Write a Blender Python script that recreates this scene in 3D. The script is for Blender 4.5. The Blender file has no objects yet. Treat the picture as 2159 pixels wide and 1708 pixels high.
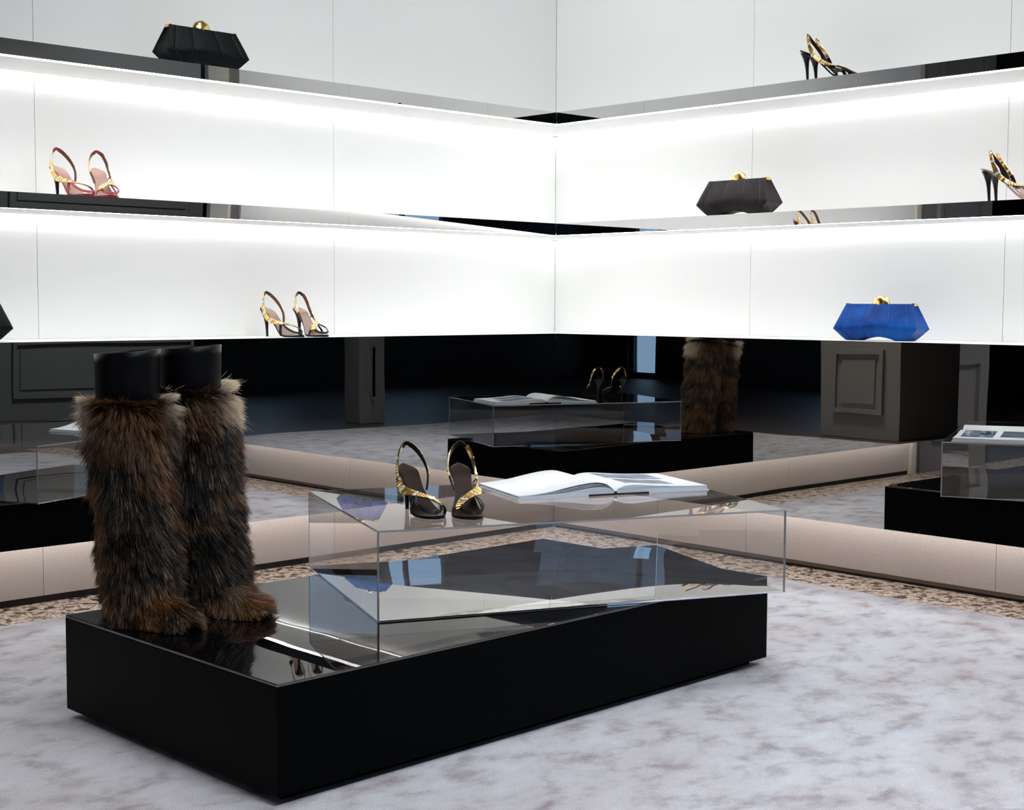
import bpy, bmesh, math, random
import numpy as np
from mathutils import Vector, Matrix

S = bpy.context.scene
COL = S.collection
ZS = 0.07                       # floor is z = 0

# ------------------------------------------------------------------ camera
cd = bpy.data.cameras.new('camera'); cam = bpy.data.objects.new('camera', cd); COL.objects.link(cam)
cd.sensor_fit = 'HORIZONTAL'; cd.sensor_width = 36.0; cd.lens = 3018.82 / 2159 * 36.0
cd.clip_start = 0.05; cd.clip_end = 200
_f = Vector((-0.72134966, 0.68892326, -0.07098879)); _r = Vector((0.69044764, 0.72337062, 0.00412285)); _u = Vector((-0.05419153, 0.04604003, 0.99746859))
cam.matrix_world = Matrix(((_r.x, _u.x, -_f.x, 4.2468857), (_r.y, _u.y, -_f.y, -4.30726417), (_r.z, _u.z, -_f.z, 0.95 + ZS), (0, 0, 0, 1)))
S.camera = cam

# ------------------------------------------------------------------ world, exposure
S.view_settings.view_transform = 'Standard'; S.view_settings.look = 'None'
S.view_settings.exposure = 0.0; S.view_settings.gamma = 1.0; S.view_settings.use_curve_mapping = False
W = bpy.data.worlds.new('sky'); S.world = W; W.use_nodes = True
W.node_tree.nodes['Background'].inputs[0].default_value = (0.36, 0.58, 0.90, 1)
W.node_tree.nodes['Background'].inputs[1].default_value = 1.25
cy = S.cycles
cy.max_bounces = 24; cy.diffuse_bounces = 5; cy.glossy_bounces = 12; cy.transmission_bounces = 20; cy.transparent_max_bounces = 16
cy.caustics_reflective = True; cy.caustics_refractive = True; cy.blur_glossy = 0.3
cy.sample_clamp_indirect = 6.0; cy.use_denoising = True

def area(name, loc, target, size, power, color, spread=180, sy=None):
    l = bpy.data.lights.new(name, 'AREA'); l.energy = power; l.color = color; l.size = size; l.spread = math.radians(spread)
    if sy: l.shape = 'RECTANGLE'; l.size_y = sy
    o = bpy.data.objects.new(name, l); COL.objects.link(o); o.location = loc
    o.rotation_euler = (Vector(target) - Vector(loc)).to_track_quat('-Z', 'Y').to_euler()
    return o
CEIL = 3.4
area('ceiling_light_niche', (1.9, -1.9, CEIL - .02), (1.5, -1.5, 0), 1.2, 30, (0.97, 0.99, 1.0), 140)
area('ceiling_light_front', (3.7, -2.3, CEIL - .02), (3.2, -1.8, 0), 1.0, 66, (0.90, 0.94, 1.0), 92)
area('fill_wash_left', (.62, -1.5, CEIL - .02), (-.32, -1.5, 2.0), .12, 22, (0.97, 1.0, 0.99), 130, 3.4)  # added fill lamp that brightens the upper left wall
area('fill_wash_right', (1.3, -.62, CEIL - .02), (1.3, .32, 2.0), 3.2, 22, (0.97, 1.0, 0.99), 130, .12)  # added likewise to lift the wall above the right-hand shelves
area('fill_light_hall', (7.0, -5.5, CEIL - .02), (7.2, -5.5, 0), 1.0, 1.5, (0.8, 0.9, 1.0), 120)  # extra lamp added for some ambient light in the hall
area('fill_light_passage', (5.6, 1.6, CEIL - .02), (7.0, 2.2, 1.2), 0.8, 60, (0.95, 0.97, 1.0), 140)  # added fill aimed at the grey-green panels beyond the right wall
area('fill_uplight_passage', (5.6, 2.0, 2.5), (5.6, 2.6, 3.4), 1.0, 50, (0.82, 0.88, 1.0), 170)  # added uplight without a fixture, brightens the upper passage walls
area('fill_uplight_hall', (7.8, -3.4, 2.5), (7.8, -3.4, 3.4), 1.0, .8, (0.8, 0.9, 1.0), 170)  # unseen added uplight, keeps the upper hall from going black
area('fill_light_side', (2.0, -4.4, CEIL - .02), (1.5, -5.3, .5), 0.6, 48, (1.0, 0.95, 0.88), 95)  # added fill aimed at the grey pillar to brighten its reflection

# ------------------------------------------------------------------ materials
def mat(name, color=(.5, .5, .5), rough=.5, metal=0., spec=.5, ior=None, trans=0., emit=None, estr=0., coat=0.):
    m = bpy.data.materials.new(name); m.use_nodes = True
    b = m.node_tree.nodes['Principled BSDF']
    b.inputs['Base Color'].default_value = (*color, 1); b.inputs['Roughness'].default_value = rough
    b.inputs['Metallic'].default_value = metal; b.inputs['Specular IOR Level'].default_value = spec
    if ior: b.inputs['IOR'].default_value = ior
    b.inputs['Transmission Weight'].default_value = trans
    b.inputs['Coat Weight'].default_value = coat
    if emit: b.inputs['Emission Color'].default_value = (*emit, 1); b.inputs['Emission Strength'].default_value = estr
    return m
def nodes(m): return m.node_tree.nodes, m.node_tree.links, m.node_tree.nodes['Principled BSDF']
def coords(m, scale=(1, 1, 1), rot=(0, 0, 0)):
    n, l, b = nodes(m)
    t = n.new('ShaderNodeTexCoord'); mp = n.new('ShaderNodeMapping'); mp.inputs['Scale'].default_value = scale; mp.inputs['Rotation'].default_value = rot
    l.new(t.outputs['Object'], mp.inputs['Vector']); return mp.outputs['Vector']
def noise(m, vec, scale, detail=3, rough=.55, dist=0.):
    n, l, b = nodes(m); x = n.new('ShaderNodeTexNoise'); x.inputs['Scale'].default_value = scale; x.inputs['Detail'].default_value = detail
    x.inputs['Roughness'].default_value = rough; x.inputs['Distortion'].default_value = dist; l.new(vec, x.inputs['Vector']); return x.outputs['Fac']
def ramp(m, fac, stops):
    n, l, b = nodes(m); r = n.new('ShaderNodeValToRGB'); e = r.color_ramp.elements
    while len(e) < len(stops): e.new(.5)
    for k, (pp, c) in enumerate(stops): e[k].position = pp; e[k].color = (*c, 1)
    l.new(fac, r.inputs['Fac']); return r.outputs['Color']
def mix(m, fac, a, c, mode='MIX'):
    n, l, b = nodes(m); x = n.new('ShaderNodeMix'); x.data_type = 'RGBA'; x.blend_type = mode
    if isinstance(fac, float): x.inputs[0].default_value = fac
    else: l.new(fac, x.inputs[0])
    for k, v in ((6, a), (7, c)):
        if isinstance(v, tuple): x.inputs[k].default_value = (*v, 1)
        else: l.new(v, x.inputs[k])
    return x.outputs[2]
def bump(m, h, strength=.3, dist=.01):
    n, l, b = nodes(m); x = n.new('ShaderNodeBump'); x.inputs['Strength'].default_value = strength; x.inputs['Distance'].default_value = dist
    l.new(h, x.inputs['Height']); l.new(x.outputs['Normal'], b.inputs['Normal'])
def setcol(m, c): n, l, b = nodes(m); l.new(c, b.inputs['Base Color'])

M = {}
M['wall'] = mat('white_lacquer_panel', (.82, .825, .815), .55, spec=.3)
M['joint'] = mat('panel_joint', (.70, .69, .67), .8)
M['shelf'] = mat('white_shelf', (.84, .84, .83), .4, spec=.4)
M['led'] = mat('shelf_light_diffuser', (.9, .9, .9), .5, emit=(1.0, .995, .985), estr=14.5)
M['base_led'] = mat('warm_light_diffuser', (.9, .9, .9), .5, emit=(1.0, .955, .91), estr=10)
M['mirror'] = mat('smoked_mirror', (.62, .615, .60), .0, metal=1.)
v = coords(M['mirror']); bump(M['mirror'], noise(M['mirror'], v, 1.6, 1), .35, .0022)
M['fascia'] = mat('mirror_edge', (.67, .66, .65), .0, metal=1.)
M['base'] = mat('baseboard_stone', (.70, .60, .56), .45, spec=.3)
v = coords(M['base']); setcol(M['base'], ramp(M['base'], noise(M['base'], v, 260, 2), [(.28, (.38, .335, .31)), (.42, (.575, .51, .475)), (.8, (.625, .56, .525))]))
M['dark'] = mat('black_recess', (.012, .011, .010), .7)
M['black'] = mat('black_lacquer', (.0010, .0014, .0016), .35, spec=.03)
M['gloss'] = mat('black_gloss_top', (.002, .002, .0025), .0, spec=.5, ior=2.0)
v = coords(M['gloss']); bump(M['gloss'], noise(M['gloss'], v, 3.0, 1), .22, .0012)
M['acrylic'] = mat('clear_acrylic', (1, 1, 1), .0, ior=1.44, trans=1.)
M['acryedge'] = mat('acrylic_cut_edge', (.97, .98, 1.0), .18, ior=1.49, trans=.72)
M['boxmirror'] = mat('mirror_sheet', (.95, .945, .92), .0, metal=1.)
M['glass'] = mat('window_glass', (.95, .98, 1.0), .0, ior=1.2, trans=1.)
M['grey'] = mat('grey_paint', (.20, .19, .18), .5)
M['greygreen'] = mat('grey_green_paint', (.14, .15, .145), .5)
M['cream'] = mat('cream_paint', (.62, .58, .50), .5)
M['darkwall'] = mat('dark_paint', (.020, .024, .027), .5)
M['ceil'] = mat('ceiling_paint', (.20, .20, .20), .7)
M['cloth'] = mat('dark_blue_curtain', (.012, .03, .06), .8)

M['granite'] = mat('speckled_granite', (.5, .4, .33), .35)
v = coords(M['granite'])
g1 = ramp(M['granite'], noise(M['granite'], v, 27, 4, .66, .5), [(.36, (.02, .02, .022)), (.43, (.10, .08, .07)), (.48, (.48, .37, .29)), (.56, (.72, .62, .54)), (.66, (.50, .34, .21))])
g2 = ramp(M['granite'], noise(M['granite'], v, 62, 3, .6), [(.40, (.14, .12, .12)), (.50, (1, 1, 1)), (.9, (1, 1, 1))])
setcol(M['granite'], mix(M['granite'], .75, g1, g2, 'MULTIPLY'))

M['skirt'] = mat('brown_stone_skirting', (.12, .08, .06), .4)
M['hallfloor'] = mat('dark_stone_floor', (.075, .06, .055), .45)
M['carpet'] = mat('mottled_carpet', (.5, .5, .53), .95, spec=.05)
v = coords(M['carpet'], (1, 1, 1))
v2 = coords(M['carpet'], (1.25, 0.9, 1), (0, 0, math.radians(45)))
c1 = ramp(M['carpet'], noise(M['carpet'], v2, 8.5, 6, .62, .15), [(.25, (.28, .25, .265)), (.38, (.42, .395, .42)), (.50, (.545, .545, .585)), (.75, (.64, .645, .695))])
c3 = ramp(M['carpet'], noise(M['carpet'], v2, 2.2, 3, .5), [(.35, (.92, .88, .86)), (.6, (1, 1, 1))])
c2 = ramp(M['carpet'], noise(M['carpet'], v, 330, 2, .7), [(.25, (.62, .62, .64)), (.5, (.95, .95, .95)), (.75, (1.22, 1.22, 1.22))])
setcol(M['carpet'], mix(M['carpet'], .9, mix(M['carpet'], 1.0, c1, c3, 'MULTIPLY'), c2, 'MULTIPLY'))
bump(M['carpet'], noise(M['carpet'], v, 420, 2, .7), .7, .004)

M['gold'] = mat('polished_gold', (1.0, .66, .22), .18, metal=1.)
M['crystal'] = mat('crystal', (.96, .96, 1.0), .04, ior=1.9, spec=1.0, metal=.35)
M['heel'] = mat('black_heel', (.006, .006, .008), .22, spec=.5)
M['blackleather'] = mat('black_leather', (.004, .004, .005), .45, spec=.15)
M['brownsole'] = mat('brown_footbed', (.020, .008, .0045), .45, spec=.10)
M['tanfoot'] = mat('mauve_footbed', (.28, .185, .155), .4)
M['red'] = mat('crimson_leather', (.33, .018, .028), .4)
M['redfoot'] = mat('rose_footbed', (.42, .24, .20), .35)
M['brownlining'] = mat('brown_lining', (.13, .05, .025), .5)
M['nude'] = mat('nude_leather', (.52, .34, .28), .4)
M['nudefoot'] = mat('blush_footbed', (.60, .46, .41), .4)
M['darkbrown'] = mat('dark_brown_leather', (.016, .008, .008), .45, spec=.2)
M['cuff'] = mat('black_cuff_leather', (.003, .003, .004), .38, spec=.14)
v = coords(M['cuff']); bump(M['cuff'], noise(M['cuff'], v, 160, 2), .12, .002)
M['pelt'] = mat('fur_backing', (.02, .012, .008), .9)
M['page'] = mat('book_paper', (.80, .82, .84), .6, spec=.2)
M['pageedge'] = mat('page_edges', (.62, .66, .72), .7)
_v = coords(M['pageedge'], (1, 1, 420)); setcol(M['pageedge'], ramp(M['pageedge'], noise(M['pageedge'], _v, 1.0, 2), [(.35, (.36, .42, .52)), (.6, (.74, .77, .82))]))
M['cover'] = mat('book_cover', (.62, .66, .70), .5)
M['spine'] = mat('black_spine_cloth', (.006, .006, .007), .6)
M['photo'] = mat('printed_photo', (.3, .36, .45), .4)
_v = coords(M['photo'], (9, 26, 9)); setcol(M['photo'], ramp(M['photo'], noise(M['photo'], _v, 1.4, 4, .6, .8), [(.38, (.03, .045, .08)), (.48, (.11, .15, .23)), (.58, (.26, .33, .45)), (.68, (.62, .68, .76))]))
M['photo2'] = mat('printed_photo_dark', (.2, .25, .3), .4)
_v = coords(M['photo2'], (14, 8, 9)); setcol(M['photo2'], ramp(M['photo2'], noise(M['photo2'], _v, 1.2, 4, .6, .5), [(.38, (.07, .095, .13)), (.52, (.14, .18, .23)), (.64, (.20, .24, .28)), (.72, (.66, .60, .48))]))

def snake(name, dark, light, rough=.38):
    m = mat(name, light, rough, spec=.14)
    v = coords(m)
    n, l, b = nodes(m)
    w = n.new('ShaderNodeTexWave'); w.wave_type = 'BANDS'; w.bands_direction = 'DIAGONAL'; w.inputs['Scale'].default_value = 75; w.inputs['Distortion'].default_value = 2.0
    w.inputs['Detail'].default_value = 1; l.new(v, w.inputs['Vector'])
    big = noise(m, v, 14, 2)
    base = ramp(m, big, [(.3, dark), (.7, light)])
    stripe = ramp(m, w.outputs['Fac'], [(.2, (.78, .78, .80)), (.8, (1.08, 1.08, 1.06))])
    setcol(m, mix(m, .8, base, stripe, 'MULTIPLY')); bump(m, w.outputs['Fac'], .35, .0012)
    return m
M['bagblack'] = snake('black_snakeskin', (.0008, .0018, .0026), (.0016, .0032, .0045), .5)
M['bagbrown'] = snake('dark_brown_snakeskin', (.014, .011, .012), (.030, .024, .026), .42)
M['bagblue'] = snake('cobalt_snakeskin', (.001, .030, .19), (.0015, .088, .38), .42)
M['pipeblack'] = mat('black_piping', (.008, .014, .018), .35)
M['pipebrown'] = mat('brown_piping', (.05, .04, .043), .4)
M['pipeblue'] = mat('blue_piping', (.006, .085, .45), .4)

# ------------------------------------------------------------------ mesh helpers
class MB:
    def __init__(s): s.v = []; s.f = []; s.m = []; s.smooth = []
    def add(s, vs, fs, mi=0, sm=False):
        o = len(s.v); s.v += [tuple(map(float, a)) for a in vs]
        for f in fs: s.f.append(tuple(o + i for i in f)); s.m.append(mi); s.smooth.append(sm)
        return s
    def box(s, x0, x1, y0, y1, z0, z1, mi=0):
        x0, x1 = min(x0, x1), max(x0, x1); y0, y1 = min(y0, y1), max(y0, y1)
        return s.prism([(x0, y0), (x1, y0), (x1, y1), (x0, y1)], z0, z1, mi)
    def prism(s, pl, z0, z1, mi=0):          # plan polygon, counter-clockwise
        n = len(pl); a = sum(pl[i][0] * pl[(i + 1) % n][1] - pl[(i + 1) % n][0] * pl[i][1] for i in range(n))
        if a < 0: pl = pl[::-1]
        vs = [(x, y, z0) for x, y in pl] + [(x, y, z1) for x, y in pl]
        fs = [tuple(range(n))[::-1], tuple(range(n, 2 * n))] + [(i, (i + 1) % n, n + (i + 1) % n, n + i) for i in range(n)]
        return s.add(vs, fs, mi)
    def grid(s, P, closed_u=False, closed_v=False, mi=0, sm=True, flip=False):
        nu = len(P); nv = len(P[0]); vs = [p for r in P for p in r]; fs = []
        for i in range(nu if closed_u else nu - 1):
            for j in range(nv if closed_v else nv - 1):
                a, b, c, d = i * nv + j, ((i + 1) % nu) * nv + j, ((i + 1) % nu) * nv + (j + 1) % nv, i * nv + (j + 1) % nv
                fs.append((a, d, c, b) if flip else (a, b, c, d))
        return s.add(vs, fs, mi, sm)
    def loft(s, rings, mi=0, sm=True):        # closed rings with capped ends
        n = len(rings[0]); s.grid(rings, closed_v=True, mi=mi, sm=sm)
        o = len(s.v) - n * len(rings)
        s.f.append(tuple(o + i for i in range(n))); s.m.append(mi); s.smooth.append(False)
        s.f.append(tuple(o + n * (len(rings) - 1) + i for i in range(n))[::-1]); s.m.append(mi); s.smooth.append(False)
        return s
    def tube(s, pts, r, n=8, mi=0):
        pts = [Vector(p) for p in pts]; rings = []; up = Vector((.13, .31, .94)).normalized()
        for i, p in enumerate(pts):
            t = (pts[min(i + 1, len(pts) - 1)] - pts[max(i - 1, 0)]).normalized()
            a = t.cross(up).normalized(); b = t.cross(a); rr = r[i] if isinstance(r, (list, tuple)) else r
            rings.append([p + (a * math.cos(q) + b * math.sin(q)) * rr for q in [2 * math.pi * k / n for k in range(n)]])
        return s.loft(rings, mi)
    def build(s, name, mats, parent=None, fix=True, bevel=0.):
        me = bpy.data.meshes.new(name); me.from_pydata(s.v, [], s.f)
        for m in (mats if isinstance(mats, (list, tuple)) else [mats]): me.materials.append(m)
        me.polygons.foreach_set('material_index', s.m); me.polygons.foreach_set('use_smooth', s.smooth)
        if fix or bevel:
            bm = bmesh.new(); bm.from_mesh(me); bmesh.ops.recalc_face_normals(bm, faces=bm.faces)
            if bevel: bmesh.ops.bevel(bm, geom=list(bm.edges), offset=bevel, segments=2, affect='EDGES', profile=.6)
            bm.to_mesh(me); bm.free()
        o = bpy.data.objects.new(name, me); COL.objects.link(o)
        if parent: o.parent = parent
        return o
def tag(o, label=None, cat=None, group=None, kind=None):
    if label: o['label'] = label
    if cat: o['category'] = cat
    if group: o['group'] = group
    if kind: o['kind'] = kind
    return o
def empty(name, loc=(0, 0, 0), rz=0., parent=None):
    o = bpy.data.objects.new(name, None); COL.objects.link(o); o.location = loc; o.rotation_euler = (0, 0, rz); o.empty_display_size = .05
    if parent: o.parent = parent
    return o
def dup(o, parent=None):
    c = o.copy(); COL.objects.link(c); c.parent = parent
    for ch in list(o.children): dup(ch, c)
    return c
def catmull(ctrl, n):
    C = [np.array(c, float) for c in ctrl]; C = [2 * C[0] - C[1]] + C + [2 * C[-1] - C[-2]]; out = []
    seg = len(C) - 3
    for k in range(n):
        t = k / (n - 1) * seg; i = min(int(t), seg - 1); t -= i
        a, b, c, d = C[i:i + 4]
        out.append(.5 * (2 * b + (c - a) * t + (2 * a - 5 * b + 4 * c - d) * t * t + (3 * b - a - 3 * c + d) * t ** 3))
    return out
def nrm(a): return a / (np.linalg.norm(a) + 1e-12)

# ------------------------------------------------------------------ setting
DEP = .3187
Z1T, Z1B, Z2T, Z2B, Z3, ZMB, ZBB = 1.7450 + ZS, 1.6965 + ZS, 1.2840 + ZS, 1.2341 + ZS, .8235 + ZS, .1777 + ZS, -.0459 + ZS
LEND, REND = 3.363, 2.88          # where the two runs stop
def st(o): o['kind'] = 'structure'; return o

fl = MB(); fl.box(-6, 9.5, -10.5, 8, -.2, -.004); st(fl.build('floor', M['hallfloor']))
gb = MB(); gb.box(-DEP - .02, -.0705, -5.2, DEP + .02, -.0038, -.0005); st(gb.build('trim_6', M['granite']))
gb = MB(); gb.box(-.0700, 5.2, .0705, DEP + .02, -.0038, -.0005); st(gb.build('trim_7', M['granite']))
cp = MB(); cp.box(-.07, 5.0, -5.0, .07, -.003, 0.0)
tag(cp.build('carpet', M['carpet']), 'pale grey mottled carpet covering the floor up to the speckled stone border', 'carpet')
ce = MB(); ce.box(-6, 9.5, -10.5, 8, CEIL, CEIL + .2); st(ce.build('ceiling', M['ceil']))

JL = [-DEP, .9158, 2.1394, LEND]; JR = [-DEP, .7707, 1.8449, REND]
bays = [(Z3, Z2B - .004), (Z2T, Z1B - .004), (Z1T, CEIL)]
wl = MB(); wl.box(-DEP - .10, -DEP - .014, -LEND, DEP + .10, 0, CEIL); wl = st(wl.build('wall_left', M['joint']))
wr = MB(); wr.box(-DEP - .012, REND, DEP + .014, DEP + .10, 0, CEIL); wr = st(wr.build('wall_right', M['joint']))
G = .0009
for k in range(3):
    for z0, z1 in bays:
        b = MB(); b.box(-DEP - .0138, -DEP, -JL[k + 1] + G, -JL[k] - G, z0 + .0006, z1 - .0006); b.build('panel', M['wall'], wl)
        b = MB(); b.box(JR[k] + G, JR[k + 1] - G, DEP, DEP + .0138, z0 + .0006, z1 - .0006); b.build('panel', M['wall'], wr)
# lit stone baseboard below the cabinets, black recess under it
bl = MB(); bl.box(-DEP - .012, -DEP - .006, -LEND, DEP, 0, ZBB); bl = st(bl.build('baseboard_left', M['dark']))
br = MB(); br.box(-DEP, REND, DEP + .006, DEP + .012, 0, ZBB); br = st(br.build('baseboard_right', M['dark']))
for k in range(3):
    b = MB(); b.box(-DEP - .0138, -DEP, -JL[k + 1] + G, -JL[k] - G, ZBB, ZMB + .05); b.build('panel', M['base'], bl)
    b = MB(); b.box(JR[k] + G, JR[k + 1] - G, DEP, DEP + .0138, ZBB, ZMB + .05); b.build('panel', M['base'], br)

sk = MB(); sk.box(-DEP, REND, DEP + .001, DEP + .0055, .0095, ZBB - .0005); sk.build('skirting', M['skirt'], br)
# rest of the shop, seen in the mirrors
def wall_open(name, axis, pos, t, a0, a1, openings, m):
    b = MB(); cur = a0
    def bx(u0, u1, z0, z1):
        if u1 - u0 < 1e-3 or z1 - z0 < 1e-3: return
        if axis == 'x': b.box(pos, pos + t, u0, u1, z0 if z0 > 0 else -.1, z1)
        else: b.box(u0, u1, pos, pos + t, z0 if z0 > 0 else -.1, z1)
    for u0, u1, z0, z1 in openings:
        bx(cur, u0, 0, CEIL); bx(u0, u1, 0, z0); bx(u0, u1, z1, CEIL); cur = u1
    bx(cur, a1, 0, CEIL)
    return st(b.build(name, m))
wins = []
OPF = [(1.2, 3.0, .8, 3.0), (4.2, 6.0, .8, 3.0), (8.45, 8.95, .02, 2.6)]
OPB = [(-7.7, -6.3, .8, 3.3), (-5.4, -3.4, .8, 3.0), (-1.6, .4, .8, 3.0)]
wall_open('wall_front', 'y', -10.7, .2, -6, 9.5, OPF, M['darkwall'])
wall_open('wall_back', 'x', 9.5, .2, -10.7, 8, OPB, M['darkwall'])
wall_open('wall_far', 'y', 8, .2, -6, 9.7, [], M['greygreen'])
wall_open('wall_side', 'x', -6.2, .2, -10.7, 8.2, [], M['darkwall'])
wn = 0
for axis, ops, pos in (('y', OPF, -10.6), ('x', OPB, 9.6)):
    for u0, u1, z0, z1 in ops:
        wn += 1; w = st(empty('window_%d' % wn, ((u0 + u1) / 2, pos, z0) if axis == 'y' else (pos, (u0 + u1) / 2, z0), 0 if axis == 'y' else math.pi / 2))
        hw = (u1 - u0) / 2; hh = z1 - z0; f = MB()
        for a in ((-hw, -hw + .06, 0, hh), (hw - .06, hw, 0, hh), (-hw + .06, hw - .06, 0, .06), (-hw + .06, hw - .06, hh - .06, hh)): f.box(a[0], a[1], -.04, .04, a[2], a[3])
        nb = 2 if hw > .5 else 1
        if nb == 2: f.box(-.025, .025, -.03, .03, .06, hh - .06)
        f.build('frame', M['darkwall'], w)
        for q in range(nb):
            x0 = -hw + .06 if q == 0 else .025; x1 = (hw - .06) if (q == 1 or nb == 1) else -.025
            g = MB(); g.box(x0, x1, -.004, .004, .06, hh - .06); g.build('pane', M['glass'], w)
pn = [0]
def pillar(x0, x1, y0, y1, m, faces, name='pillar', pr=True):
    b = MB(); b.box(x0, x1, y0, y1, 0, CEIL); pn[0] += 1; o = st(b.build(name, m))
    for face in faces:       # framed raised panels with mouldings, on the named face
        for z0, z1 in ((.19, .68), (.90, 2.75)):
            f = MB()
            def bar(u0, u1, a0, a1, dd=.028):
                if face == '+y': f.box(u0, u1, y1, y1 + dd, a0, a1)
                if face == '-y': f.box(u0, u1, y0 - dd, y0, a0, a1)
                if face == '+x': f.box(x1, x1 + dd, u0, u1, a0, a1)
                if face == '-x': f.box(x0 - dd, x0, u0, u1, a0, a1)
            u0, u1 = (x0 + .12, x1 - .12) if face[1] == 'y' else (y0 + .12, y1 - .12)
            t = .035
            bar(u0, u1, z0, z0 + t); bar(u0, u1, z1 - t, z1); bar(u0, u0 + t, z0 + t, z1 - t); bar(u1 - t, u1, z0 + t, z1 - t)
            bar(u0 + .075, u1 - .075, z0 + .075, z1 - .075, .012)
            f.build('moulding', m, o)
    return o
pillar(1.50, 2.20, -6.4, -5.2, M['grey'], ['+y'])
pillar(5.35, 5.56, -3.35, -3.08, M['grey'], ['-x'])
pillar(-.62, -.30, -4.27, -3.47, M['grey'], ['+x'])
pillar(7.5, 7.7, .9, 2.9, M['greygreen'], ['-x'])
pillar(6.2, 7.5, 3.6, 3.8, M['greygreen'], ['-y'])
pillar(4.3, 5.6, 3.9, 4.1, M['greygreen'], ['-y'])
pillar(-3.4, -2.0, -6.2, -6.0, M['greygreen'], ['+y'])
t1 = MB(); t1.box(REND, REND + .09, DEP - .01, DEP + .12, 0, CEIL); st(t1.build('trim_1', M['grey']))
t2 = MB(); t2.box(REND + .09, REND + .28, DEP - .03, DEP + .12, 0, CEIL); st(t2.build('trim_2', M['cream']))
t3 = MB(); t3.box(REND + .28, REND + .35, DEP - .01, DEP + .12, 0, CEIL); st(t3.build('trim_3', M['grey']))
t4 = MB(); t4.box(-DEP - .1, -DEP + .02, -LEND - .05, -LEND, 0, CEIL); st(t4.build('trim_4', M['cream']))
t5 = MB(); t5.box(-DEP - .1, -DEP + .0, -LEND - .105, -LEND - .05, 0, CEIL); st(t5.build('trim_5', M['grey']))

# ------------------------------------------------------------------ shelves
E_ = .0005
def planL(off0, off1, end=LEND): # strip along the left run between depths off0 (wall side) and off1 (front), x = -DEP+off
    a, b = -DEP + off0, -DEP + off1
    return [(a, -a - E_), (b, -b - E_), (b, -end), (a, -end)]
def planR(off0, off1, end=REND):
    a, b = DEP - off0, DEP - off1
    return [(-a + E_, a), (-b + E_, b), (end, b), (end, a)]
def shelf(plan, zt, zb, label, tilt=0.):
    root = empty('shelf', (0, 0, 0)); FT = .004
    b = MB(); b.prism(plan(.0004, DEP - FT - tilt - .0003), zb + .006, zt); b.build('board', M['shelf'], root)
    lo = plan(DEP - FT - tilt, DEP - tilt); hi = plan(DEP - FT - tilt, DEP)
    b = MB(); b.add([(x, y, zb) for x, y in lo] + [(x, y, zt) for x, y in hi], [(3, 2, 1, 0), (4, 5, 6, 7), (0, 1, 5, 4), (1, 2, 6, 5), (2, 3, 7, 6), (3, 0, 4, 7)]); tag(b.build('fascia', M['fascia'], root), 'mirror-polished front edge')
    b = MB(); b.prism(plan(DEP - .040, DEP - FT - tilt - .0005), zb + .001, zb + .0055); tag(b.build('light_strip', M['led'], root), 'glowing white light strip')
    b = MB(); b.prism(plan(.012, .024), zb + .001, zb + .0055); tag(b.build('light_strip', M['led'], root), 'glowing white light strip')
    b = MB(); b.prism(plan(.0255, DEP - .0415), zb + .001, zb + .0055); b.build('underside', M['shelf'], root)
    tag(root, label, 'shelf', 'lit display shelves')
    return root
shelf(planL, Z1T, Z1B, 'upper white shelf on the left wall with mirrored edge, under the black clutch')
shelf(planR, Z1T, Z1B, 'upper white shelf on the right wall with mirrored edge, under the black and gold sandals')
shelf(planL, Z2T, Z2B, 'middle white shelf on the left wall with mirrored edge, under the red and gold sandals', .0030)
shelf(planR, Z2T, Z2B, 'middle white shelf on the right wall with mirrored edge, under the dark brown clutch')
def cabinet(plan, label):
    root = empty('cabinet')
    b = MB(); b.prism(plan(.0004, DEP - .0012), Z3 - .03, Z3); tag(b.build('worktop', M['shelf'], root), 'white top surface')
    b = MB(); b.prism(plan(DEP - .006, DEP), ZMB, Z3 - .0006); tag(b.build('mirror_front', M['mirror'], root), 'dark mirror-polished front')
    b = MB(); b.prism(plan(.0144, DEP - .0065), ZMB + .014, Z3 - .031); b.build('carcass', M['dark'], root)
    b = MB(); b.prism(plan(.0144, DEP - .0065), ZMB + .006, ZMB + .0135); b.build('underside', M['shelf'], root)
    b = MB(); b.prism(plan(.048, .070), ZMB + .001, ZMB + .0055); tag(b.build('light_strip', M['base_led'], root), 'warm light strip under the cabinet')
    tag(root, label, 'cabinet', 'mirror-fronted wall cabinets')
cabinet(planL, 'white-topped dark mirror-fronted cabinet along the left wall behind the fur boots')
cabinet(planR, 'white-topped dark mirror-fronted cabinet along the right wall under the blue clutch')

# ------------------------------------------------------------------ plinth and acrylic box
PX, PY, PA, PL, PW = 1.87598, -2.69248, 1.58516, 1.6761, .88878
PT, PB = .1831 + ZS, .0200
pl = empty('plinth', (PX, PY, 0), PA)
b = MB(); b.box(.035, PL - .035, .035, PW - .035, 0.0005, PB); b.build('kick_base', M['black'], pl)
b = MB(); b.box(0, PL, 0, PW, PB + .0003, PT - .0065); b.build('body', M['black'], pl, bevel=.0012)
b = MB(); b.box(0, PL, 0, PW, PT - .006, PT); tag(b.build('top', M['gloss'], pl, bevel=.0012), 'glossy reflective black top')
tag(pl, 'low long black plinth with a glossy reflective top standing on the carpet', 'plinth')

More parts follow.
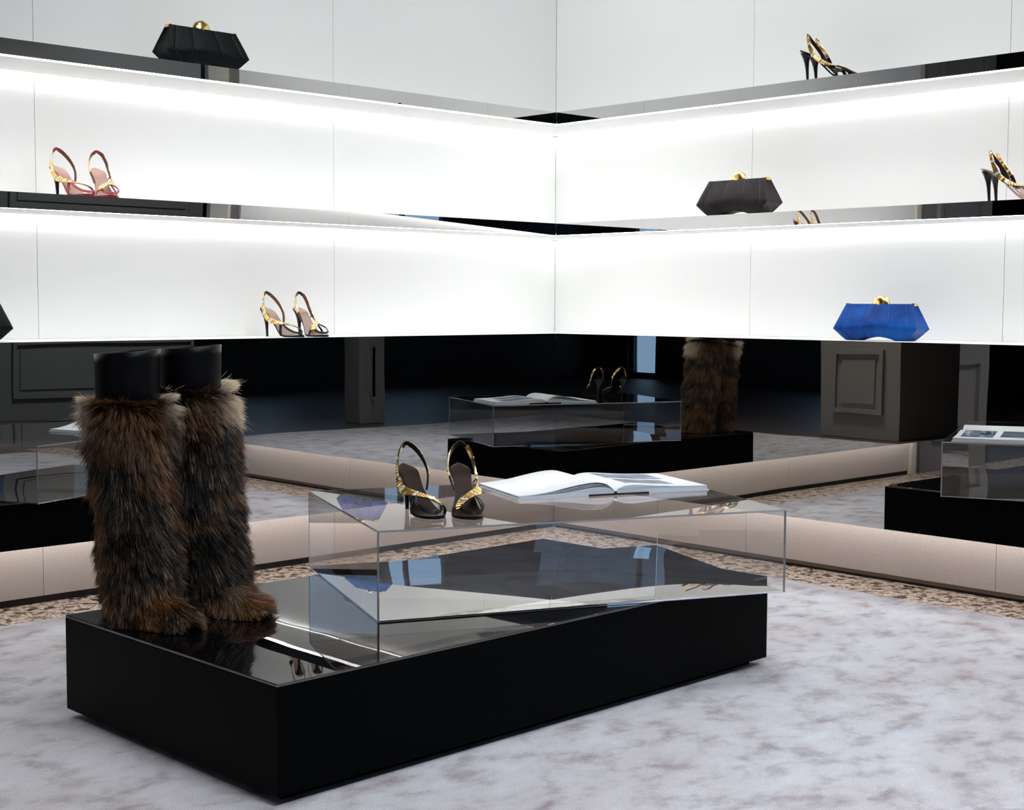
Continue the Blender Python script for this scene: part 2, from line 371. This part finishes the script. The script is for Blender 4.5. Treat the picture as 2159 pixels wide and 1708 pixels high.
AX, AY, AA, AL, AW = 1.57767, -2.19988, 1.16252, 1.11924, .77159
AT = .40656 + ZS; AB = PT + .0010; TH = .0048; g = .0003
ab = empty('acrylic_box', (AX, AY, AB), AA); H = AT - AB
def pane(x0, x1, y0, y1, z0, z1):
    b = MB(); b.box(x0, x1, y0, y1, z0, z1); o = b.build('panel', [M['acrylic'], M['acryedge']], ab)
    dims = (x1 - x0, y1 - y0, z1 - z0); thin = dims.index(min(dims))
    for p_ in o.data.polygons:
        if abs(p_.normal[thin]) < .5: p_.material_index = 1
    return o
pane(0, AL, 0, AW, H - TH, H)
pane(0, AL, 0, TH, 0, H - TH - g); pane(0, AL, AW - TH, AW, 0, H - TH - g)
pane(0, TH, TH + g, AW - TH - g, 0, H - TH - g); pane(AL - TH, AL, TH + g, AW - TH - g, 0, H - TH - g)
b = MB(); nb = 24; q0, q1, r0, r1 = TH + g, AL - TH - g, TH + g, AW - TH - g   # mirrored base sheet, slightly bowed upwards
bow = lambda i, j:   .0066 * (1 - (2 * i / nb - 1) ** 4) * (1 - (2 * j / nb - 1) ** 2)
P = [[(q0 + (q1 - q0) * i / nb, r0 + (r1 - r0) * j / nb, .0034 + bow(i, j)) for j in range(nb + 1)] for i in range(nb + 1)]
b.grid(P); b.grid([[(x, y, z - .003) for x, y, z in r] for r in P])
for rr in (P[0], P[-1], [r[0] for r in P], [r[-1] for r in P]): b.grid([rr, [(x, y, z - .003) for x, y, z in rr]], sm=False)
tag(b.build('base_sheet', M['boxmirror'], ab), 'mirrored base sheet')
tag(ab, 'clear acrylic display box set askew on the black plinth and overhanging its edge', 'display box')

# ------------------------------------------------------------------ open book
ang = math.atan2(.945, .325) - .045
ea = Vector((math.cos(ang), math.sin(ang), 0)); es = Vector((-ea.y, ea.x, 0))
BW, BH = .298, .325
bk = empty('open_book', (1.5290, -1.3010, AT + .0002), ang)
def profile(pts): xs = [p_[0] for p_ in pts]; zs = [p_[1] for p_ in pts]; return lambda a: float(np.interp(a, xs, zs))
def smooth_profile(pts, n=30):
    c = catmull([(a, z) for a, z in pts], n); return [(float(q[0]), float(q[1])) for q in c]
Ltop = smooth_profile([(-.298, .010), (-.25, .0125), (-.20, .0185), (-.15, .028), (-.10, .036), (-.06, .0385), (-.03, .033), (-.010, .020), (-.002, .011)])
Lblk = smooth_profile([(-.296, .0085), (-.22, .0095), (-.15, .014), (-.10, .020), (-.06, .0245), (-.03, .023), (-.012, .016), (-.003, .009)])
Rtop = smooth_profile([(.002, .011), (.010, .018), (.03, .0245), (.06, .0265), (.10, .024), (.16, .019), (.22, .016), (.298, .0145)])
def slab(top, lo, h0, h1, name, m):
    b = MB(); n = len(top)
    P = [[(a, h0, lo(a)) for a, z in top], [(a, h0, z) for a, z in top], [(a, h1, z) for a, z in top], [(a, h1, lo(a)) for a, z in top]]
    b.grid(P, closed_u=True); m2 = [0] * 0
    for (i, f) in enumerate(b.f): b.smooth[i] = False
    for e in (0, n - 1): b.add([P[0][e], P[1][e], P[2][e], P[3][e]], [(0, 1, 2, 3)], 1)
    # faces of row 1 (top) are paper, the cut sides show page edges
    for i in range(len(b.f) - 2):
        r = i // (n - 1); b.m[i] = 0 if r == 1 else 1; b.smooth[i] = (r == 1)
    return b.build(name, m, bk)
slab(Lblk, lambda a: .0032, .004, BH - .004, 'page_block', [M['page'], M['pageedge']])
slab(Rtop, lambda a: .0032, .004, BH - .004, 'page_block', [M['page'], M['pageedge']])
Llo = profile([(a, z - .0009) for a, z in Ltop]); slab(Ltop, Llo, .004, BH - .004, 'leaf', [M['page'], M['page']])
for fr in (.30, .60):
    mid = [(a, z * (1 - fr) + profile(Ltop)(a) * fr) for a, z in Lblk]; lo = profile([(a, z - .0007) for a, z in mid])
    slab(mid, lo, .004, BH - .004, 'leaf', [M['page'], M['pageedge']])
b = MB(); b.box(-.302, -.085, 0, BH, 0, .003); b.box(.105, .302, 0, BH, 0, .003); b.build('cover', M['cover'], bk)
b = MB(); b.box(-.0848, -.006, -.0012, BH, .0003, .0048); b.box(.006, .1048, -.0012, BH, .0003, .0048)
b.tube([(0, .0, .0052), (0, BH, .0052)], .0048, 8); tag(b.build('spine', M['spine'], bk), 'black cloth spine strip')
rp = profile(Rtop)
def print_(a0, a1, s0, s1, m):
    P = [[(a0 + (a1 - a0) * i / 14, s0 + (s1 - s0) * j, rp(a0 + (a1 - a0) * i / 14) + .0005) for j in (0, 1)] for i in range(15)]
    Q = [[(x, y, z - .0003) for x, y, z in r] for r in P]
    b = MB(); b.grid(P, flip=False); b.grid(Q); b.build('printed_picture', m, bk)
print_(.055, .245, .175, .300, M['photo']); print_(.055, .215, .055, .150, M['photo2'])
tag(bk, 'large open art book with white pages and a printed picture, on the acrylic box', 'book')

# ------------------------------------------------------------------ sandals
SOLE = [(-.004, .1110, .0040), (-.0015, .1100, .0105), (.004, .1080, .0170), (.016, .1025, .0235), (.034, .0935, .0255), (.054, .0800, .0225), (.074, .0600, .0210), (.094, .0390, .0240), (.112, .0215, .0300), (.130, .0105, .0350), (.150, .0060, .0365), (.170, .0052, .0340), (.188, .0055, .0270), (.202, .0065, .0175), (.209, .0072, .0080)]
def sole_pts():
    return catmull(SOLE, 40)
def skew(x, s):  # soles curve slightly inwards at the ball
    return -s * .006 * math.exp(-((x - .15) / .05) ** 2) * 1.0
def band(b, P, N, w, t, mi=0):
    rings = []
    for i in range(len(P)):
        T = nrm(P[min(i + 1, len(P) - 1)] - P[max(i - 1, 0)]); n = nrm(N[i] - T * (N[i] @ T)); sd = np.cross(T, n)
        ww = w[i] if hasattr(w, '__len__') else w
        rings.append([P[i] + sd * ww / 2 - n * t / 2, P[i] + sd * ww / 2 + n * t / 2, P[i] - sd * ww / 2 + n * t / 2, P[i] - sd * ww / 2 - n * t / 2])
    b.loft(rings, mi, sm=False)
def plate(b, c, T, n, L, w, t, mi=0):
    sd = np.cross(T, n); vs = []
    for (kz, sc) in ((0, 1.0), (.55, 1.0), (1.0, .68)):
        for sx, sy in ((-1, -1), (1, -1), (1, 1), (-1, 1)):
            vs.append(c + T * sx * L / 2 * (sc if kz == 1 else 1) + sd * sy * w / 2 * sc + n * t * kz)
    fs = [(3, 2, 1, 0), (8, 9, 10, 11)] + [(r + k, r + (k + 1) % 4, r + 4 + (k + 1) % 4, r + 4 + k) for r in (0, 4) for k in range(4)]
    b.add(vs, fs, mi)
def make_sandal(s, pal, single):
    """s=+1: outer side at +y.  x points to the toe."""
    root = empty('sandal')
    pts = sole_pts(); nu = 11
    top = []; bot = []; foot = []
    for (x, z, w) in pts:
        c = skew(x, s); rt = []; rb = []; rf = []
        cup = -.0035 * math.exp(-((x - .0) / .02) ** 2)
        for k in range(nu):
            u = -1 + 2 * k / (nu - 1)
            rt.append((x, c + u * w, z + cup * u * u)); rb.append((x, c + u * w, max(z - .0055 - .002 * (1 - u * u), .0006)))
            rf.append((x, c + u * (w - .0016), z + cup * u * u + .0010))
        top.append(rt); bot.append(rb); foot.append(rf)
    b = MB(); b.grid(top, flip=True); b.grid(bot)
    for e in (0, nu - 1): b.grid([[r[e] for r in top], [r[e] for r in bot]], sm=False)
    b.grid([top[0], bot[0]], sm=False); b.grid([top[-1], bot[-1]], sm=False)
    b.build('outsole', pal['sole'], root)
    b = MB(); b.grid(foot, flip=True); b.grid([[(x, y, z - .0009) for x, y, z in r] for r in foot]); b.build('footbed', pal['foot'], root)
    # stiletto heel
    b = MB(); rings = []
    for z, xc, rx, ry in ((.0985, .018, .0200, .0215), (.0900, .0182, .0165, .0180), (.080, .0190, .0125, .0135), (.065, .0205, .0085, .0092), (.045, .0222, .0062, .0065), (.022, .0236, .0050, .0050), (.006, .0244, .0046, .0046), (.0005, .0245, .0052, .0052)):
        rr = []
        for k in range(14):
            a = 2 * math.pi * k / 14; x = xc + rx * math.cos(a); y = ry * math.sin(a); zz = z
            if z > .085: zz = min(z, float(np.interp(x, [q[0] for q in SOLE], [q[1] for q in SOLE])) - .0068)
            rr.append((x, y, zz))
        rings.append(rr)
    b.loft(rings); b.build('heel', pal['heel'], root)
    # jewelled outer band, from the back of the ankle loop, over the vamp to the inner toe
    O = [(.024, s * .006, .1590), (.027, s * .017, .1500), (.033, s * .0265, .128), (.041, s * .0315, .103), (.054, s * .0345, .0800), (.076, s * .0350, .0615), (.100, s * .0280, .0525), (.124, s * .0090, .0480), (.146, -s * .0110, .0420), (.166, -s * .0270, .0300), (.174, -s * .0330, .0220)]
    ON = [(-.7, s * .5, .3), (-.55, s * .8, .1), (-.35, s * .9, .1), (-.1, s, .1), (-.05, s, .3), (.05, s * .8, .6), (.2, s * .5, .85), (.3, s * .1, .95), (.4, -s * .25, .9), (.45, -s * .6, .65), (.4, -s * .8, .4)]
    I = [(.024, -s * .006, .1590), (.028, -s * .017, .1510), (.040, -s * .0275, .135), (.056, -s * .0345, .113), (.070, -s * .0355, .092), (.080, -s * .0310, .072), (.085, -s * .0260, .0530)]
    IN = [(-.7, -s * .5, .3), (-.55, -s * .8, .1), (-.3, -s * .95, .1), (0, -s, .1), (.1, -s, 0), (.1, -s, -.1), (.1, -s, -.2)]
    n1 = 46; P = catmull(O, n1); N = [nrm(a) for a in catmull(ON, n1)]
    wd = [float(np.interp(k / (n1 - 1), [0, .12, .4, .62, .85, 1], [.0125, .0135, .0155, .0225, .0215, .0170])) for k in range(n1)]
    b = MB(); band(b, P, N, [w_ * .92 for w_ in wd], .0016); b.build('strap', pal['lining'], root)
    n2 = 26; Pi = catmull(I, n2); Ni = [nrm(a) for a in catmull(IN, n2)]
    b = MB(); band(b, Pi, Ni, .0120, .0016); b.build('strap', pal['lining'], root)
    b = MB(); bp = catmull([tuple(P[3]), (.0215, s * .004, .1612), (.0215, -s * .004, .1612), tuple(Pi[2])], 14); band(b, bp, [nrm(np.array((-.8, 0, .25)))] * 14, .0095, .0028); b.build('heel_strap', pal['strap'], root)
    # gold plates and crystals
    seq = []
    def run(P, N, W, i0, i1, step):
        d = [0.]
        for k in range(1, len(P)): d.append(d[-1] + float(np.linalg.norm(P[k] - P[k - 1])))
        x = np.interp(i0, range(len(P)), d); end = np.interp(i1, range(len(P)), d); c = 0
        arr = np.array(P); na = np.array(N); wa = np.array(W)
        while x < end:
            at = lambda A, q: np.array([np.interp(q, d, A[:, j]) for j in range(3)])
            p0 = at(arr, x); T = nrm(at(arr, x + .001) - at(arr, x - .001)); n = at(na, x); n = nrm(n - T * (n @ T)); w = float(np.interp(x, d, wa))
            cr = (c % 6 == 4); seq.append((p0 + n * .0008, T, n, step * (.93), w * (1.05 if cr else .98), .0030 if cr else .0024, cr)); x += step; c += 1
    run(P, N, wd, 4, n1 - 1.5, .0072)
    nout = len(seq)
    run(Pi, Ni, [.0125] * n2, 3, 18, .0068)
    b = MB()
    if single:
        band(b, P[3:], [a for a in N[3:]], [w_ * .80 for w_ in wd[3:]], .0024)
        jb = b.build('jewelled_band', M['gold'], root)
        for (c, T, n, L, w, t, cr) in seq:
            q = MB()
            if cr:
                sd = np.cross(T, n)
                for kk in (-.25, .25): plate(q, c + sd * w * kk, T, n, L * .9, w * .42, t)
                q.build('crystal', M['crystal'], jb)
            else: plate(q, c, T, n, L, w, t); q.build('plate', M['gold'], jb)
    else:
        for sq in (seq[:nout], seq[nout:]):
            b = MB()
            for (c, T, n, L, w, t, cr) in sq: plate(b, c, T, n, L, w, t, 1 if cr else 0)
            b.build('jewelled_band', [M['gold'], M['crystal']], root)
    # leather: toe loop and side posts
    sb = lambda pts_, nn, w, t=.0018: (lambda q: (band(q, catmull(pts_, 16), [nrm(a) for a in catmull(nn, 16)], w, t), q)[1])(MB())
    sb([(.166, -s * .0285, .0285), (.186, -s * .022, .0185), (.200, -s * .006, .0150), (.200, s * .008, .0150), (.186, s * .022, .0200), (.160, s * .0290, .0330), (.130, s * .0180, .0455)],
       [(.3, -s * .8, .6), (.6, -s * .6, .6), (.9, -s * .1, .5), (.9, s * .1, .5), (.6, s * .6, .6), (.3, s * .8, .6), (.1, s * .6, .8)], .0075, .0024).build('toe_strap', pal['strap'], root)
    ax = .132; ay = skew(ax, s) + s * .0358
    sb([(ax, ay, .004), (ax - .002, ay + s * .001, .020), (ax - .010, ay - s * .008, .038), (ax - .016, ay - s * .014, .0480)], [(0, s, .1), (0, s, .3), (0, s * .8, .6), (0, s * .6, .8)], .0115).build('side_strap', pal['strap'], root)
    bx = .158; by = skew(bx, s) - s * .0358
    sb([(bx, by, .004), (bx + .003, by - s * .0005, .013), (bx + .008, by + s * .003, .024)], [(0, -s, .1), (0, -s, .3), (.2, -s * .8, .5)], .0115).build('side_strap', pal['strap'], root)
    cx_ = .050; cyy = skew(cx_, s) + s * .0252
    sb([(cx_ + .012, cyy, .070), (cx_ + .006, cyy + s * .006, .074), (cx_, cyy + s * .0125, .0800)], [(0, s, -.2), (0, s, -.3), (0, s, 0)], .009).build('side_strap', pal['strap'], root)
    return root
PAL_BLACK = dict(sole=M['blackleather'], foot=M['brownsole'], heel=M['heel'], strap=M['blackleather'], lining=M['darkbrown'])
PAL_DARK = dict(sole=M['blackleather'], foot=M['tanfoot'], heel=M['heel'], strap=M['blackleather'], lining=M['brownlining'])
PAL_RED = dict(sole=M['red'], foot=M['redfoot'], heel=M['heel'], strap=M['red'], lining=M['brownlining'])
PAL_NUDE = dict(sole=M['nude'], foot=M['nudefoot'], heel=M['heel'], strap=M['nude'], lining=M['darkbrown'])
PAL_INK = dict(sole=M['heel'], foot=M['darkbrown'], heel=M['heel'], strap=M['darkbrown'], lining=M['darkbrown'])
def place(o, x, y, z, deg, label, group, sc=1.0):
    o.location = (x, y, z); o.rotation_euler = (0, 0, math.radians(deg)); o.scale = (sc, sc, sc); tag(o, label, 'sandal', group)
A1, A2 = make_sandal(-1, PAL_BLACK, True), make_sandal(1, PAL_BLACK, True)
place(A1, 1.324, -1.912, AT + .0003, -18, 'black high-heeled sandal with gold jewelled strap on the acrylic box, farther from the book', 'gold-strapped sandals', 1.08)
place(A2, 1.416, -1.800, AT + .0003, -31, 'black high-heeled sandal with gold jewelled strap on the acrylic box, next to the book', 'gold-strapped sandals', 1.08)
R1, R2 = make_sandal(-1, PAL_RED, False), make_sandal(1, PAL_RED, False)
place(R1, -.213, -2.130, Z2T + .0003, 7, 'crimson sandal with gold strap on the middle left shelf, outermost from the corner', 'gold-strapped sandals')
place(R2, -.205, -1.985, Z2T + .0003, -12, 'crimson sandal with gold strap on the middle left shelf, nearer the corner', 'gold-strapped sandals')
D1, D2 = make_sandal(-1, PAL_DARK, False), make_sandal(1, PAL_DARK, False)
place(D1, -.222, -1.315, Z3 + .0003, 8, 'black sandal with mauve footbed and gold strap on the left cabinet, farther from the corner', 'gold-strapped sandals')
place(D2, -.222, -1.165, Z3 + .0003, -4, 'black sandal with mauve footbed and gold strap on the left cabinet, nearer the corner', 'gold-strapped sandals')
K1, K2 = make_sandal(-1, PAL_INK, False), make_sandal(1, PAL_INK, False)
place(K1, 1.200, .025, Z1T + .0003, 24, 'dark sandal on the upper right shelf with its gold strap to the front', 'gold-strapped sandals')
place(K2, 1.171, .121, Z1T + .0003, 22, 'dark sandal on the upper right shelf, behind its gold-strapped partner', 'gold-strapped sandals')
N1, N2 = make_sandal(-1, PAL_NUDE, False), make_sandal(1, PAL_NUDE, False)
place(N1, 1.908, .030, Z2T + .0003, 24, 'nude sandal with black heel on the middle right shelf, front one of its pair', 'gold-strapped sandals')
place(N2, 1.881, .128, Z2T + .0003, 22, 'nude sandal with gold strap on the middle right shelf, back one of its pair', 'gold-strapped sandals')

# ------------------------------------------------------------------ clutch bags
BZ = [0, .012, .040, .070, .100, .128]; BHW = [.118, .131, .1610, .1500, .1395, .1300]; BD = [.032, .040, .048, .038, .025, .013]
HB = .128
def bag_pt(u, v, side):   # u in -1..1 across, v 0..1 upwards; side -1 front, +1 back
    z = v * HB; hw = float(np.interp(z, BZ, BHW)); d = float(np.interp(z, BZ, BD)) * (1 + .10 * (1 - u * u) * math.sin(math.pi * min(1, v * 1.1)))
    ar = .013 * max(0, 1 - (u / .62) ** 2); z = ar + z * (HB - ar) / HB
    return (u * hw, side * d, z + .001)
def make_bag(skin, pipe):
    root = empty('clutch_bag'); VV = [0, .05, .094, .16, .25, .3125, .4, .55, .7, .85, 1.0]
    seam = lambda k, v: [-1, -.80 - .02 * math.sin(math.pi * v), -.30 - .05 * math.sin(math.pi * v * .9), .27 + .06 * math.sin(math.pi * v * .9), .80 + .02 * math.sin(math.pi * v), 1][k]
    for k in range(5):
        P = []
        for i in range(9):
            t = i / 8; row = []
            for v in VV:
                a, c = seam(k, v), seam(k + 1, v); x, y, z = bag_pt(a + (c - a) * t, v, -1)
                row.append((x, y - .0022 * (1 - (2 * t - 1) ** 4) + .0006, z))
            P.append(row)
        b = MB(); b.grid(P); b.build('front_panel', skin, root, fix=False)
    for k in (1, 2, 3, 4):
        pts = [tuple(np.array(bag_pt(seam(k, v), v, -1)) + np.array((0, -.0008, 0))) for v in VV]
        b = MB(); b.tube(pts, .0009, 6); b.build('seam_piping', pipe, root)
    P = [[bag_pt(-1 + 2 * i / 20, v, 1) for v in VV] for i in range(21)]
    b = MB(); b.grid(P, flip=True); b.build('back_panel', skin, root, fix=False)
    P = [[bag_pt(-1 + 2 * i / 20, 0, -1), bag_pt(-1 + 2 * i / 20, 0, 1)] for i in range(21)]
    b = MB(); b.grid(P); b.build('bottom_panel', skin, root)
    P = [[bag_pt(-1 + 2 * i / 20, 1, -1), bag_pt(-1 + 2 * i / 20, 1, 1)] for i in range(21)]
    b = MB(); b.grid(P); b.build('top_panel', skin, root)
    for e in (-1, 1):
        P = []
        for j in range(9):
            t = j / 8; row = []
            for v in VV:
                f = np.array(bag_pt(e, v, -1)); k = np.array(bag_pt(e, v, 1)); q = f + (k - f) * t
                q[0] -= e * .008 * math.sin(math.pi * t) ** .5 * (.3 + .7 * v); row.append(tuple(q))
            P.append(row)
        b = MB(); b.grid(P, flip=e > 0); b.build('gusset', skin, root)
        b = MB(); x0 = e * .1262; b.box(x0 - .006, x0 + .006, -.0125, .0125, HB - .007, HB + .0035); tag(b.build('frame_end', M['gold'], root, bevel=.0015), 'gold frame corner')
        for e2 in (1,):
            b = MB(); b.box(e * .076, e * .112, -.028, .034, .0004, .0035); b.build('foot', M['blackleather'], root, bevel=.001)
    # gold shell clasp
    P = []
    for i in range(13):
        th = math.pi * i / 12; row = []
        for j in range(13):
            ph = math.pi * j / 12; rr = 1 + .05 * math.cos(ph * 12 + i * 2.1)
            row.append((.0330 * math.cos(th) * rr, -.0155 * math.sin(th) * math.cos(ph) * rr, HB - .002 + .033 * math.sin(th) * math.sin(ph) * rr))
        P.append(row)
    b = MB(); b.grid(P); b.build('clasp', M['gold'], root).data['note'] = 1
    root.children[-1]['label'] = 'round gold clasp'
    return root
def bag(o, x, y, z, deg, label, sc=1.):
    o.location = (x, y, z + .0002); o.rotation_euler = (0, 0, math.radians(deg)); o.scale = (sc, sc, sc); tag(o, label, 'clutch bag', 'framed clutch bags')
bb_ = make_bag(M['bagblack'], M['pipeblack'])
bag(bb_, -.070, -1.655, Z1T, 90, 'black clutch bag with round gold clasp on the upper left shelf')
bag(dup(bb_), -.110, -2.505, Z3, 90, 'black clutch bag cut off by the photo edge, on the cabinet beyond the fur boots')
bag(make_bag(M['bagbrown'], M['pipebrown']), .898, .070, Z2T, 0, 'dark brown snakeskin clutch bag with gold clasp on the middle right shelf', 1.03)
bag(make_bag(M['bagblue'], M['pipeblue']), 1.490, .120, Z3, 4, 'bright blue snakeskin clutch bag with gold clasp on the right cabinet')

# ------------------------------------------------------------------ fur boots
rng = np.random.default_rng(7)
R3 = np.array((.69, .723, 0.)); F3 = np.array((.72, -.69, 0.))     # along the pair / towards the room
def vnoise(P, sc, seed):
    r = np.random.default_rng(seed); out = np.zeros(len(P))
    for k in range(6):
        w = r.normal(size=3) * sc * (1 + .35 * k); out += np.sin(P @ w + r.uniform(0, 6.28)) / 6 ** .5
    return out
def make_boot(name, base, toe_dir, lean, h_fur, h_cuff, cream, label, seed):
    root = empty(name, (float(base[0]), float(base[1]), PT + .0005))
    toe = nrm(np.array(toe_dir, float)); side = np.array((-toe[1], toe[0], 0))
    lean = np.array(lean, float)
    rad = lambda t: np.interp(t, [0, .08, .2, .45, .7, .9, 1], [.070, .070, .073, .079, .082, .084, .081])
    def axis(t): return lean[None, :] * np.asarray(t)[:, None] if hasattr(t, '__len__') else lean * t
    # pelt: shaft
    P = []
    for i in range(15):
        t = i / 14; r = float(rad(t)); c = lean * t
        P.append([(c[0] + r * math.cos(a), c[1] + r * math.sin(a), .004 + t * (h_fur - .004)) for a in [2 * math.pi * k / 24 for k in range(24)]])
    b = MB(); b.loft(P)
    # pelt: foot
    rings = []
    for i in range(13):
        q = -1 + 2 * i / 12; w = math.sqrt(max(1 - q * q, .02)); c = toe * (.045 + .125 * q)
        rings.append([tuple(c + side * (.052 * w * math.cos(a)) + np.array((0, 0, max(.0, .030 + .050 * w * math.sin(a) * (1 - .25 * q))))) for a in [2 * math.pi * k / 16 for k in range(16)]])
    b.loft(rings); shell = b.build('boot_body', M['pelt'], root)
    # cuff
    P = []
    c = lean * 1.0; n = 36
    for r, z in ((.0745, h_fur - .03), (.0750, h_fur + .02), (.0765, h_cuff - .02), (.0775, h_cuff), (.0745, h_cuff), (.0720, h_fur - .03)):
        P.append([(c[0] + r * math.cos(a) * 1.0, c[1] + r * math.sin(a) * 1.0, z + (.006 * math.cos(a - .9) if z > h_fur + .05 else 0)) for a in [2 * math.pi * k / n for k in range(n)]])
    b = MB(); b.grid(P, closed_u=True, closed_v=True); tag(b.build('cuff', M['cuff'], root), 'smooth black leather cuff')
    # fur strands
    r_ = np.random.default_rng(seed); NS, NF, NT = 52000, 13000, 9000
    t = r_.uniform(0, 1, NS) ** .95; th = r_.uniform(0, 2 * np.pi, NS); rr = rad(t)
    n = np.stack([np.cos(th), np.sin(th), np.zeros(NS)], 1)
    root_p = lean[None] * t[:, None] + n * rr[:, None]; root_p[:, 2] = .004 + t * (h_fur - .004)
    dirn = n * (.42 + .22 * r_.random((NS, 1))) + np.array((0, 0, -.95)); ln = r_.uniform(.036, .072, NS)
    up = np.clip((t - .90) / .10, 0, 1)[:, None]; dirn = dirn + up * (np.array((0, 0, .45)) + n * .30)
    # foot
    q = r_.uniform(-1, 1, NF); a = r_.uniform(-.15, np.pi + .15, NF); w = np.sqrt(np.clip(1 - q * q, .02, 1))
    fp = toe[None] * (.045 + .125 * q)[:, None] + side[None] * (.052 * w * np.cos(a))[:, None]; fp[:, 2] = np.maximum(.004, .030 + .050 * w * np.sin(a) * (1 - .25 * q))
    fn = side[None] * np.cos(a)[:, None] + np.array((0, 0, 1.)) * np.sin(a)[:, None] * .8 + toe[None] * (q * .6)[:, None]
    fd = fn * .5 + np.array((0, 0, -.60)) + toe[None] * .30; fl_ = r_.uniform(.030, .056, NF)
    # shoulder round the cuff
    ta = r_.uniform(0, 2 * np.pi, NT); trr = .0755 + .006 * np.sqrt(r_.random(NT)); tn = np.stack([np.cos(ta), np.sin(ta), np.zeros(NT)], 1)
    tp = lean[None] + tn * trr[:, None]; tp[:, 2] = h_fur - .002 +   .016 * np.clip(tn @ (R3 * .75 - F3 * .66), 0, 1) ** 1.5; td = tn * 1.0 + np.array((0, 0, .12)) + .25 * R3[None] * (tn @ R3)[:, None]; tl = r_.uniform(.024, .044, NT)
    rp_ = np.concatenate([root_p, fp, tp]); D = np.concatenate([dirn, fd, td]); L = np.concatenate([ln, fl_, tl]); T = np.concatenate([t, np.zeros(NF), np.ones(NT)])
    NN = len(rp_)
    sweep = R3[None] * .30 * np.clip(1 - np.abs(D[:, 2:3]) * .3, 0, 1)
    swirl = np.stack([vnoise(rp_, 14, seed + 1), vnoise(rp_, 14, seed + 2), vnoise(rp_, 14, seed + 3) * .6], 1) * .22
    D = D + swirl + sweep + r_.normal(size=(NN, 3)) * .10; D /= np.linalg.norm(D, axis=1)[:, None]
    # clumps
    NC = 2600; ci = r_.choice(NN, NC, replace=False); cen = rp_[ci]; near = np.zeros(NN, int)
    for k in range(0, NN, 4000):
        d2 = ((rp_[k:k + 4000, None, :] - cen[None]) ** 2).sum(2); near[k:k + 4000] = ci[d2.argmin(1)]
    ctip = rp_[near] + D[near] * (L[near])[:, None]; own = rp_ + D * L[:, None]
    k_ = r_.uniform(.20, .80, NN)[:, None]; tip = own * (1 - k_) + ctip * k_ + r_.normal(size=(NN, 3)) * .0025
    stray = r_.random(NN) < .04; tip[stray] += r_.normal(size=(stray.sum(), 3)) * .010
    pts = np.zeros((NN, 5, 3))
    for j in range(5):
        s_ = j / 4; pts[:, j] = rp_ * (1 - s_) + tip * s_
        pts[:, j] += (D * L[:, None] * .22) * (s_ * (1 - s_))[..., None] if False else (D * (L * .5)[:, None]) * (s_ * (1 - s_)) * .5
    pts[:, :, 2] = np.maximum(pts[:, :, 2], .0015)
    # colour
    nz = vnoise(rp_, 16, seed + 5); nz2 = vnoise(rp_, 34, seed + 6)
    dark = np.array((.011, .0075, .006)); brown = np.array((.175, .076, .028)); tan = np.array((.50, .33, .18)); cr = np.array((.90, .76, .58)); grey = np.array((.15, .11, .085))
    cl = np.zeros(NN); cl[ci] = r_.random(NC); cl = cl[near]                    # one tone per lock
    wb = np.clip(nz * .75 + .12 + (T > .80) * .35 + (T < .20) * .15 + (cl - .5) * .9, 0, 1)[:, None]
    col = dark * (1 - wb) + brown * wb
    wg = np.clip(nz2 * .6 - .10 + (cl > .8) * .3, 0, 1)[:, None] * .55; col = col * (1 - wg) + grey * wg
    lt = (r_.random(NN) < .045 + .16 * (cl < .10))[:, None]; col = np.where(lt, tan * r_.uniform(.45, 1.25, (NN, 1)), col)
    cm = np.zeros(NN)
    dirxy = np.stack([rp_[:, 0] - lean[0] * T, rp_[:, 1] - lean[1] * T, np.zeros(NN)], 1); dirxy /= np.linalg.norm(dirxy, axis=1)[:, None] + 1e-9
    for dv, t0 in cream: cm = np.maximum(cm, np.clip((dirxy @ nrm(np.array(dv))) * 1.8 - .80, 0, .85) * np.clip((T - t0) / .05, 0, 1))
    cm = np.clip(cm + r_.normal(size=NN) * .12 * (cm > .02), 0, 1)[:, None]; col = col * (1 - cm) + cr * cm
    tanmid = np.clip((T - .86) / .14, 0, 1)[:, None] * .35 * (T < .999)[:, None]; col = col * (1 - tanmid) + np.array((.22, .12, .06)) * tanmid
    col *= r_.uniform(.65, 1.3, (NN, 1))
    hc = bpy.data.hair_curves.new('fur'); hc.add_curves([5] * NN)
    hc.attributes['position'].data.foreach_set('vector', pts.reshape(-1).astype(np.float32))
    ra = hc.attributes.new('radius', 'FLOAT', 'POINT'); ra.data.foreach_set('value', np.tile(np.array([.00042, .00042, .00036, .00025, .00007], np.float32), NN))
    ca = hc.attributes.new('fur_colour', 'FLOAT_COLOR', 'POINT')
    c5 = np.ones((NN, 5, 4), np.float32); fade = np.array([.28, .6, .95, 1.15, 1.25])  # lighter tips; roots darkened in the colour as shade deep in the fur
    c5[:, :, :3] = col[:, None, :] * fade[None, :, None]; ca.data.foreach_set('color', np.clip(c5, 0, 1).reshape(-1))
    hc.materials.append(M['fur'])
    o = bpy.data.objects.new('fur', hc); COL.objects.link(o); o.parent = root; o['kind'] = 'stuff'
    tag(root, label, 'boot', 'fur boots on the plinth')
    return root
M['fur'] = mat('raccoon_fur', (.05, .03, .02), .42, spec=.35)
n, l, b_ = nodes(M['fur']); at_ = n.new('ShaderNodeAttribute'); at_.attribute_name = 'fur_colour'; l.new(at_.outputs['Color'], b_.inputs['Base Color'])
make_boot('fur_boot', (1.172, -2.600), (.985, .12, 0), -R3 * .026, .530, .648, [(-R3 - .10 * F3, .89), (R3 - .6 * F3, .94)], 'tall shaggy brown fur boot with black cuff, at the outer end of the plinth', 11)
make_boot('fur_boot', (1.170, -2.402), (.985, .10, 0), -R3 * .050, .548, .655, [(R3 - .25 * F3, .87)], 'tall shaggy brown fur boot with black cuff, beside the acrylic box', 23)
